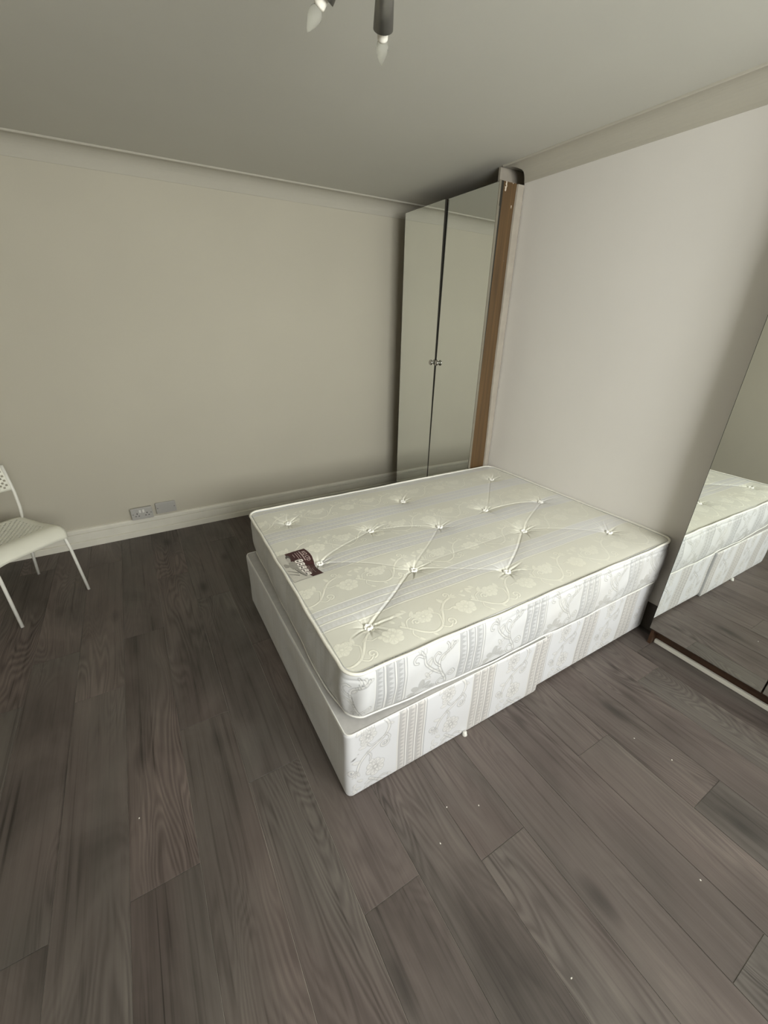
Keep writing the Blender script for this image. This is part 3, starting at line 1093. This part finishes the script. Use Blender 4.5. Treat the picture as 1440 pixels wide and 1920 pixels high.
# ------------------------------------------------------------------ divan base, two halves
def rounded_loop(x0, x1, y0, y1, ra, rb, step=.004, y0b=None):
    P, Nn = [], []
    y0b = y0 if y0b is None else y0b             # near side may run slightly skew: y0 at x0, y0b at x1

    def ny(x):
        return y0 + (y0b - y0) * (x - x0) / (x1 - x0)

    def seg(a, b, n):
        st = .0024 if n == (0, -1) else (.004 if n == (-1, 0) else .012)
        k = max(2, int(math.hypot(b[0] - a[0], b[1] - a[1]) / st))
        for t in np.linspace(0, 1, k, endpoint=False):
            P.append((a[0] + (b[0] - a[0]) * t, a[1] + (b[1] - a[1]) * t)); Nn.append(n)

    def arc(c, a0, r):
        k = max(3, int(r * math.pi / 2 / step))
        for t in np.linspace(0, 1, k, endpoint=False):
            a = a0 + t * math.pi / 2
            P.append((c[0] + r * math.cos(a), c[1] + r * math.sin(a))); Nn.append((math.cos(a), math.sin(a)))
    seg((x0 + ra, ny(x0 + ra)), (x1 - rb, ny(x1 - rb)), (0, -1)); arc((x1 - rb, ny(x1 - rb) + rb), -math.pi / 2, rb)
    seg((x1, ny(x1) + rb), (x1, y1 - rb), (1, 0)); arc((x1 - rb, y1 - rb), 0, rb)
    seg((x1 - rb, y1), (x0 + ra, y1), (0, 1)); arc((x0 + ra, y1 - ra), math.pi / 2, ra)
    seg((x0, y1 - ra), (x0, y0 + ra), (-1, 0)); arc((x0 + ra, y0 + ra), math.pi, ra)
    return np.array(P), np.array(Nn)


def divan(label, x0, x1, y0, y0b, y1, z0, z1, r, rb, smin):
    t = thing('divan_base', label, 'bed base', ((x0 + x1) / 2, (y0 + y1) / 2, 0), 'halves of the divan base')
    P, Nn = rounded_loop(x0, x1, y0, y1, r, rb, .004, y0b)
    s = np.concatenate([[0], np.cumsum(np.hypot(*np.diff(P, axis=0).T))])
    tot = s[-1] + .004
    sg = np.where(s > tot * .62, s - tot, s)
    rows = np.concatenate([np.linspace(z0, z1 - .012, 126), z1 - .012 + .012 * np.sin(np.linspace(.2, math.pi / 2, 5))])
    S = np.zeros((len(P), len(rows), 3))
    for j, z in enumerate(rows):
        o = .0015 * np.sin(sg * 8 + z * 20) * min(1, (z - z0) * 20)
        if z > z1 - .012:
            o = o - .012 * (1 - math.sqrt(max(0, 1 - ((z - z1 + .012) / .0121) ** 2))) * .7
        if z < z0 + .01:
            o = o - .003
        S[:, j, :2] = P + Nn * (o[:, None] if hasattr(o, 'shape') else o)
        S[:, j, 2] = z
    A = np.broadcast_to(sg[:, None], S.shape[:2]) + x0 + r
    w = np.clip(.95 * np.clip(-Nn[:, 1], 0, 1) + .18 * np.clip(-Nn[:, 0], 0, 1), 0, 1)[:, None]
    sa, sb = -S[..., 2] + 1.02 + .4, A - .218
    at = dict(motif=sample(MOTIF, sa, sb) * w, outline=sample(OUTL, sa, sb) * w * .95, band=sample(BAND, sa, sb) * w)
    if smin:
        d1 = np.hypot(S[..., 0] - .038, (S[..., 2] - .205) * 2.2 - (S[..., 0] - .038) * 1.0)
        d2 = np.hypot(S[..., 0] - .056, (S[..., 2] - .222) * 1.6)
        sc = np.clip(1.4 - d1 / .010, 0, 1) * .85 + np.clip(1.2 - d2 / .004, 0, 1) * .6
        at['scuff'] = np.where(Nn[:, 1:2] < -.5, np.clip(sc, 0, 1), 0)
    grid_mesh('side_cover', S, M_FAB_BASE, t, at, wrap=True)
    mb = MB()
    ring = [tuple(p) for p in S[::3, -1, :]]
    mb.add(ring + [((x0 + x1) / 2, (y0 + y1) / 2, z1 - .002)], [(i, (i + 1) % len(ring), len(ring)) for i in range(len(ring))])
    mb.build('top_cover', M_BASETOP, t)
    mb = MB()
    ring = [tuple(p) for p in S[::3, 0, :]]
    mb.add(ring + [((x0 + x1) / 2, (y0 + y1) / 2, z0)], [((i + 1) % len(ring), i, len(ring)) for i in range(len(ring))])
    mb.build('underside', M_DARK, t)
    pp = np.concatenate([P - Nn * .0045, np.full((len(P), 1), z1 - .0005)], 1)
    piping('piping', pp[::3], .0026, M_PIPE2, t, 6)
    return t


BZ0, BZ1 = .016, .335
foot_half = divan('foot half of the white damask divan base, its outer corner towards the open floor', .010, 1.008, -2.661, -2.667, -1.285,
                  .004, BZ1, .026, .006, True)
head_half = divan('head half of the white damask divan base, against the wall beside the mirrored wardrobe', 1.012, 1.915, -2.6545, -2.6545,
                  -1.285, .018, BZ1, .007, .014, False)
for t, pts in ((foot_half, ((.56, -2.672), (.09, -1.40), (.92, -1.40), (.12, -2.55))), (head_half, ((1.1, -2.56), (1.82, -2.56), (1.1, -1.4), (1.82, -1.4)))):
    for (a, b) in pts:
        MB().lathe([(0, .010), (.003, .012), (.007, .009), (.019, .009)], (a, b, 0), (0, 0, 1), 12).build('glide', M_PLASTIC, t)

# ------------------------------------------------------------------ wardrobes with mirror doors
def slab(mb, o, ey, ez, nrm, y0, y1, z0, z1, t0, t1):
    """box spanned in a door's own plane: along ey, ez and its normal"""
    o, ey, ez, nrm = (np.array(v, float) for v in (o, ey, ez, nrm))
    vs = [o + ey * y + ez * z + nrm * n for n in (t0, t1) for z in (z0, z1) for y in (y0, y1)]
    mb.add(vs, [(0, 2, 3, 1), (4, 5, 7, 6), (0, 1, 5, 4), (1, 3, 7, 5), (3, 2, 6, 7), (2, 0, 4, 6)])


def mirror_door(parent, x, y_edge, width, z0, z1, lean=0.0, turn=0.0, spin=0.0, knob=None, th=.018):
    """mirror door facing -x; y_edge is its hinge/reference edge, the door runs towards -y; lean = top goes to +x"""
    nrm = np.array((-1, turn, lean)); nrm /= np.linalg.norm(nrm)
    ez = np.array((lean, spin, 1.0)); ez -= nrm * (ez @ nrm); ez /= np.linalg.norm(ez)
    ey = np.cross(nrm, ez)                     # towards ... sign fixed below
    if ey[1] > 0:
        ey = -ey
    o = np.array((x, y_edge, 0.0))
    mb = MB()
    slab(mb, o, ey, ez, nrm, .0015, width - .0015, z0 + .0015, z1 - .0015, -.005, 0)
    d = mb.build('door', M_MIRROR, parent)
    d['label'] = 'mirror-faced door'
    mb = MB()
    slab(mb, o, ey, ez, nrm, .0, width, z0, z1, -th, -.0055)
    for a in ((0, .0013, z0, z1), (width - .0013, width, z0, z1), (.0013, width - .0013, z0, z0 + .0013), (.0013, width - .0013, z1 - .0013, z1)):
        slab(mb, o, ey, ez, nrm, a[0], a[1], a[2], a[3], -.006, .0008)
    mb.build('door_frame', M_EDGE, d)
    if knob:
        ky, kz = knob
        c = o + ey * ky + ez * kz
        MB().lathe([(0, .006), (.004, .006), (.010, .008), (.013, .019), (.019, .0215), (.024, .019), (.0255, .0)], c, nrm, 20).build('knob', M_CHROME, d)
    return d


# in the far corner
W1Y0, W1Y1, W1H, W1X = -.240, -1.2495, 2.375, 1.735
w1 = thing('wardrobe', 'tall wardrobe with two mirror doors and brown side in the far corner', 'wardrobe', (1.9, -.79, 0))
cx0, cx1 = W1X + .022, ALC - .012
MB().box(cx0, cx1, W1Y1, W1Y1 + .018, 0, W1H, .001).build('side_panel', M_BROWN, w1)
MB().box(cx0, cx1, W1Y0 - .018, W1Y0, 0, W1H, .001).build('side_panel', M_BROWN, w1)
MB().box(cx0, cx1, W1Y1 + .018, W1Y0 - .018, W1H - .018, W1H).build('top_panel', M_BROWN, w1)
MB().box(cx0, cx1, W1Y1 + .018, W1Y0 - .018, .06, .078).build('bottom_panel', M_BROWN, w1)
MB().box(cx1 - .006, cx1, W1Y1 + .018, W1Y0 - .018, .078, W1H - .018).build('back_panel', M_BROWN, w1)
MB().box(cx0 + .012, cx0 + .028, W1Y1 + .018, W1Y0 - .018, 0, .06).build('plinth', M_DARKWOOD, w1)
MB().box(W1X + .002, W1X + .021, W1Y1 - .006, W1Y1 - .0015, .07, W1H, .0008).build('edge_strip', M_ALU, w1)
mirror_door(w1, W1X, W1Y0 + .0, .502, .065, W1H, lean=0.001, knob=(.476, 1.315))
mirror_door(w1, W1X, W1Y0 - .5045, .502, .065, W1H, lean=0.0075, spin=-.004, knob=(.027, 1.315))
MB().box(1.855, ALC - .012, -1.125, -1.110, W1H + .001, H - .002).build('top_filler', M_OLD, w1)
# ragged white filler between the side panel and the wall
fs = MB()
zs = np.linspace(0.02, 2.372, 60)
rg = np.random.default_rng(11)
ed = 1.886 + .006 * np.sin(zs * 3.1) + np.cumsum(rg.normal(0, .0012, 60)) * .6 - .010 * np.exp(-((zs - 2.2) / .2) ** 2)
va = [(e_, W1Y1 - .001 - .010 * (i_ % 2), z_) for i_, (e_, z_) in enumerate(zip(ed, zs))]
vs, fq = [], []
for i, (e_, z_) in enumerate(zip(ed, zs)):
    vs += [(e_, W1Y1 - .0005, z_), (e_ + .004, W1Y1 - .011, z_), (XR - .012, W1Y1 - .012, z_), (XR - .006, W1Y1 - .003, z_), (XR - .006, W1Y1 - .0005, z_)]
for i in range(len(zs) - 1):
    for k in range(5):
        k2 = (k + 1) % 5
        fq.append((i * 5 + k, i * 5 + k2, i * 5 + 5 + k2, i * 5 + 5 + k))
fq += [(0, 1, 2, 3, 4), tuple(len(vs) - 5 + k for k in (4, 3, 2, 1, 0))]
fs.add(vs, fq)
o = fs.build('filler_strip', M_OLD, w1)
o['label'] = 'ragged white painted filler strip'

# beside the bed
W2X, W2Y = 1.802, -2.741
w2 = thing('wardrobe', 'mirror-fronted wardrobe at the right, beside the near end of the bed', 'wardrobe', (1.95, -3.24, 0))
c0, c1 = W2X + .030, ALC - .012
MB().box(c0, c1, W2Y - .018, W2Y - .001, .0, 2.36, .001).build('side_panel', M_DARKWOOD, w2)
MB().box(c0, c1, W2Y - 1.003, W2Y - .986, .0, 2.36, .001).build('side_panel', M_DARKWOOD, w2)
MB().box(c0, c1, W2Y - .986, W2Y - .018, 2.342, 2.36).build('top_panel', M_DARKWOOD, w2)
MB().box(c0, c1, W2Y - .986, W2Y - .018, .085, .103).build('bottom_panel', M_DARKWOOD, w2)
MB().box(c1 - .006, c1, W2Y - .986, W2Y - .018, .103, 2.342).build('back_panel', M_DARKWOOD, w2)
MB().box(c0 + .050, c0 + .066, W2Y - .986, W2Y - .018, 0, .085).build('plinth', M_DARKWOOD, w2)
mirror_door(w2, W2X, W2Y, .498, .112, 2.355, lean=.0119, turn=.0025)
mirror_door(w2, W2X, W2Y - .502, .498, .112, 2.355, lean=.0119, turn=.0025)
tag(MB().box(1.862, 1.878, -3.74, -2.762, 0, .024, .003).build('floor_strip', M_TRIM, None, (1.87, -3.25, 0)),
    'long thin white strip on the floor along the mirrored wardrobe foot', 'strip')

# ------------------------------------------------------------------ wall plates
def wall_plate(name, label, x0, x1, z0, z1, depth, socket):
    yb = -.0145 if z0 < .14 else -.001
    t = thing(name, label, 'wall plate' if not socket else 'socket', ((x0 + x1) / 2, 0, (z0 + z1) / 2))
    yf = -depth
    MB().box(x0 + .004, x1 - .004, yf + .006, -.001, z0 + .004, z1 - .004, .002).build('back_box', M_SOCKET2, t)
    MB().box(x0, x1, yf - .002, yf + .006, z0, z1, .003).build('face_plate', M_SOCKET if socket else M_SOCKET2, t)
    w, h = x1 - x0, z1 - z0
    if socket:
        for sx in (.27, .73):
            c = x0 + w * sx
            zc = z0 + h * .36
            for (dx, dz, a, b) in ((0, .016, .003, .005), (-.011, -.004, .0045, .0026), (.011, -.004, .0045, .0026)):
                MB().box(c + dx - a, c + dx + a, yf - .0026, yf - .0018, zc + dz - b, zc + dz + b).build('pin_hole', M_DARK, t)
        for sx in (.42, .58):
            c = x0 + w * sx
            MB().box(c - .007, c + .007, yf - .0045, yf - .002, z0 + h * .58, z0 + h * .85, .001).build('switch', M_PLASTIC, t)
    for sx in (.085, .915):
        MB().lathe([(0, .003), (.0008, .003), (.001, .0)], (x0 + w * sx, yf - .002, z0 + h * .5), (0, -1, 0), 10).build('screw', M_DARK, t)
    return t


wall_plate('double_socket', 'grey-white double power socket on the skirting top of the back wall', -.579, -.430, .152, .246, .040, True)
wall_plate('blank_plate', 'plain grey blanking plate right of the double power socket', -.404, -.259, .166, .256, .026, False)

# ------------------------------------------------------------------ chair
CC = np.array((-1.180, -.600)); CF = np.array((.630, -.776)); CF /= np.linalg.norm(CF); CR = np.array((-CF[1], CF[0]))


def ch(f, r, z):
    p = CC + CF * f + CR * r
    return (p[0], p[1], z)


chair = thing('chair', 'white plastic chair with perforated seat and steel legs by the back wall', 'chair', (CC[0], CC[1], 0))


def seat_prof(t):
    """t along the seat: 0 rear .. 1 front lip"""
    if t < .74:
        f = -.165 + .325 * t / .74
        return f, .450 - .010 * math.sin(math.pi * t / .74) + .006 * (1 - t)
    a = (t - .74) / .26
    ang = a * 1.25
    return .160 + .075 * math.sin(ang), .450 - .075 * (1 - math.cos(ang)) * 1.25


def sheet(fn, nu, nv, hole, thick, mb):
    """perforated sheet: fn(u, v) -> point, hole(i, j) -> bool"""
    for i in range(nu):
        for j in range(nv):
            u0, u1, v0, v1 = i / nu, (i + 1) / nu, j / nv, (j + 1) / nv
            cs = [fn(u0, v0), fn(u1, v0), fn(u1, v1), fn(u0, v1)]
            if not hole(i, j):
                mb.add(cs, [(0, 1, 2, 3)], True)
            else:
                k = .08
                du, dv = (u1 - u0) * k, (v1 - v0) * k
                ins_ = [fn(u0 + du, v0 + dv), fn(u1 - du, v0 + dv), fn(u1 - du, v1 - dv), fn(u0 + du, v1 - dv)]
                mb.add(cs + ins_, [(0, 1, 5, 4), (1, 2, 6, 5), (2, 3, 7, 6), (3, 0, 4, 7)], True)


def finish_sheet(o, thick):
    bm = bmesh.new(); bm.from_mesh(o.data)
    bmesh.ops.remove_doubles(bm, verts=bm.verts, dist=1e-5)
    bmesh.ops.recalc_face_normals(bm, faces=bm.faces)
    bm.to_mesh(o.data); bm.free()
    s = o.modifiers.new('thickness', 'SOLIDIFY'); s.thickness = thick; s.offset = 0


def seat_fn(u, v):
    f, z = seat_prof(u)
    w = .192 + .010 * u
    if u > .80:
        q = (u - .80) / .20
        w *= 1 - .09 * q ** 2.2
    r = (v * 2 - 1) * w
    z2 = z - .010 * abs(v * 2 - 1) ** 6
    return ch(f, r, z2)


smb = MB()
sheet(seat_fn, 30, 26, lambda i, j: 2 <= i <= 19 and 3 <= j <= 22 and (i + j) % 2 == 0, .004, smb)
so = smb.build('seat', M_CHAIR, chair)
finish_sheet(so, .005)


def back_fn(u, v):
    z = .635 + .165 * u
    f = -.139 - .030 * max(0, (z - .62) / .165) ** 1.3 - .022 * (1 - (v * 2 - 1) ** 2)
    return ch(f, (v * 2 - 1) * (.190 - .012 * (u > .9) * (u - .9) * 10), z)


bmb = MB()
sheet(back_fn, 12, 28, lambda i, j: 1 <= i <= 10 and 1 <= j <= 26 and (i + j) % 2 == 0, .004, bmb)
bo = bmb.build('backrest', M_CHAIR, chair)
finish_sheet(bo, .006)
for s in (-1, 1):
    MB().tube([ch(.155, s * .180, .436), ch(.195, s * .184, .395), ch(.215, s * .188, .30), ch(.245, s * .195, .0)], .0088, 12).build('leg', M_STEEL, chair)
    MB().tube([ch(-.230, s * .192, 0), ch(-.190, s * .188, .25), ch(-.152, s * .186, .435)], .0088, 12).build('leg', M_STEEL, chair)
    MB().tube([ch(-.152, s * .186, .432), ch(-.138, s * .188, .52), ch(-.140, s * .190, .62), ch(-.166, s * .190, .785)], .0088, 12).build('back_post', M_STEEL, chair)
    MB().tube([ch(-.150, s * .178, .432), ch(.155, s * .178, .430)], .0080, 10).build('seat_rail', M_STEEL, chair)

# ------------------------------------------------------------------ ceiling light
LC = np.array((.215, -2.60))
lamp = thing('ceiling_light', 'grey metal spotlight fitting with candle bulbs hanging from the ceiling', 'light', (LC[0], LC[1], H))
MB().lathe([(0, .055), (.006, .060), (.020, .050), (.030, .020), (.085, .014), (.10, .022), (.115, .018), (.12, 0)], (LC[0], LC[1], H), (0, 0, -1), 28).build('ceiling_rose', M_LAMP, lamp)
LAMPS = [((.244, -2.465, 2.335), (.302, -2.345, 2.222)), ((.204, -2.456, 2.337), (.142, -2.370, 2.222)), ((.30, -2.68, 2.318), (.39, -2.76, 2.21))]
for (a, b) in LAMPS:
    a, b = np.array(a), np.array(b)
    ax = b - a
    L_ = np.linalg.norm(ax); ax /= L_
    hub = np.array((LC[0], LC[1], H - .10))
    mid = (hub + a) / 2 + np.array((0, 0, .02))
    MB().tube([hub, mid, a], .006, 10).build('arm', M_LAMP, lamp)
    hd = MB().lathe([(-.012, .004), (-.010, .014), (0, .0165), (L_ * .55, .0195), (L_, .0235), (L_ - .001, .0215), (L_ * .5, .017), (L_ * .35, .002)], a, ax, 28).build('lamp_cup', M_LAMP, lamp)
    MB().lathe([(L_ * .36, .012), (L_ + .016, .0125), (L_ + .020, .011), (L_ + .020, 0)], a, ax, 20).build('candle_sleeve', M_CANDLE, hd)
    MB().lathe([(L_ + .020, .010), (L_ + .026, .0135), (L_ + .034, .0150), (L_ + .046, .0110), (L_ + .058, .0055), (L_ + .066, .0008)], a, ax, 20).build('bulb', M_BULB, hd)

# ------------------------------------------------------------------ small white flecks on the floor
FLECKS = [(-.653, -2.349, 'white fleck alone on the open planks left of the bed'),
          (.312, -2.863, 'white fleck nearest the outer corner of the divan base'),
          (.418, -2.917, 'white fleck just right of the one nearest the divan base corner'),
          (1.185, -3.049, 'white fleck on the planks between the bed and the mirrored wardrobe, farther one'),
          (1.225, -3.182, 'white fleck on the planks in front of the mirrored wardrobe, nearer one'),
          (.221, -2.943, 'white fleck on a plank seam below the outer corner of the divan base'),
          (.335, -3.373, 'white fleck nearest the front edge of the picture'),
          (.882, -3.442, 'white fleck lowest on the right, on dark planks')]
fm = None
for i, (a, b, text) in enumerate(FLECKS):
    bm = bmesh.new()
    bmesh.ops.create_icosphere(bm, subdivisions=1, radius=1)
    rs = np.random.default_rng(i)
    for v in bm.verts:
        v.co = Vector((v.co.x * .0022, v.co.y * .0032, (v.co.z + .85) * .0010)) * float(rs.uniform(.75, 1.25))
        v.co.z = max(v.co.z, 0)
    ob = MB().bm(bm, Matrix.Translation((a, b, 0)) @ Matrix.Rotation(i * 1.3, 4, 'Z')).build('paint_fleck', M_FLECK, None, (a, b, 0))
    tag(ob, text, 'fleck', 'white flecks on the floor')
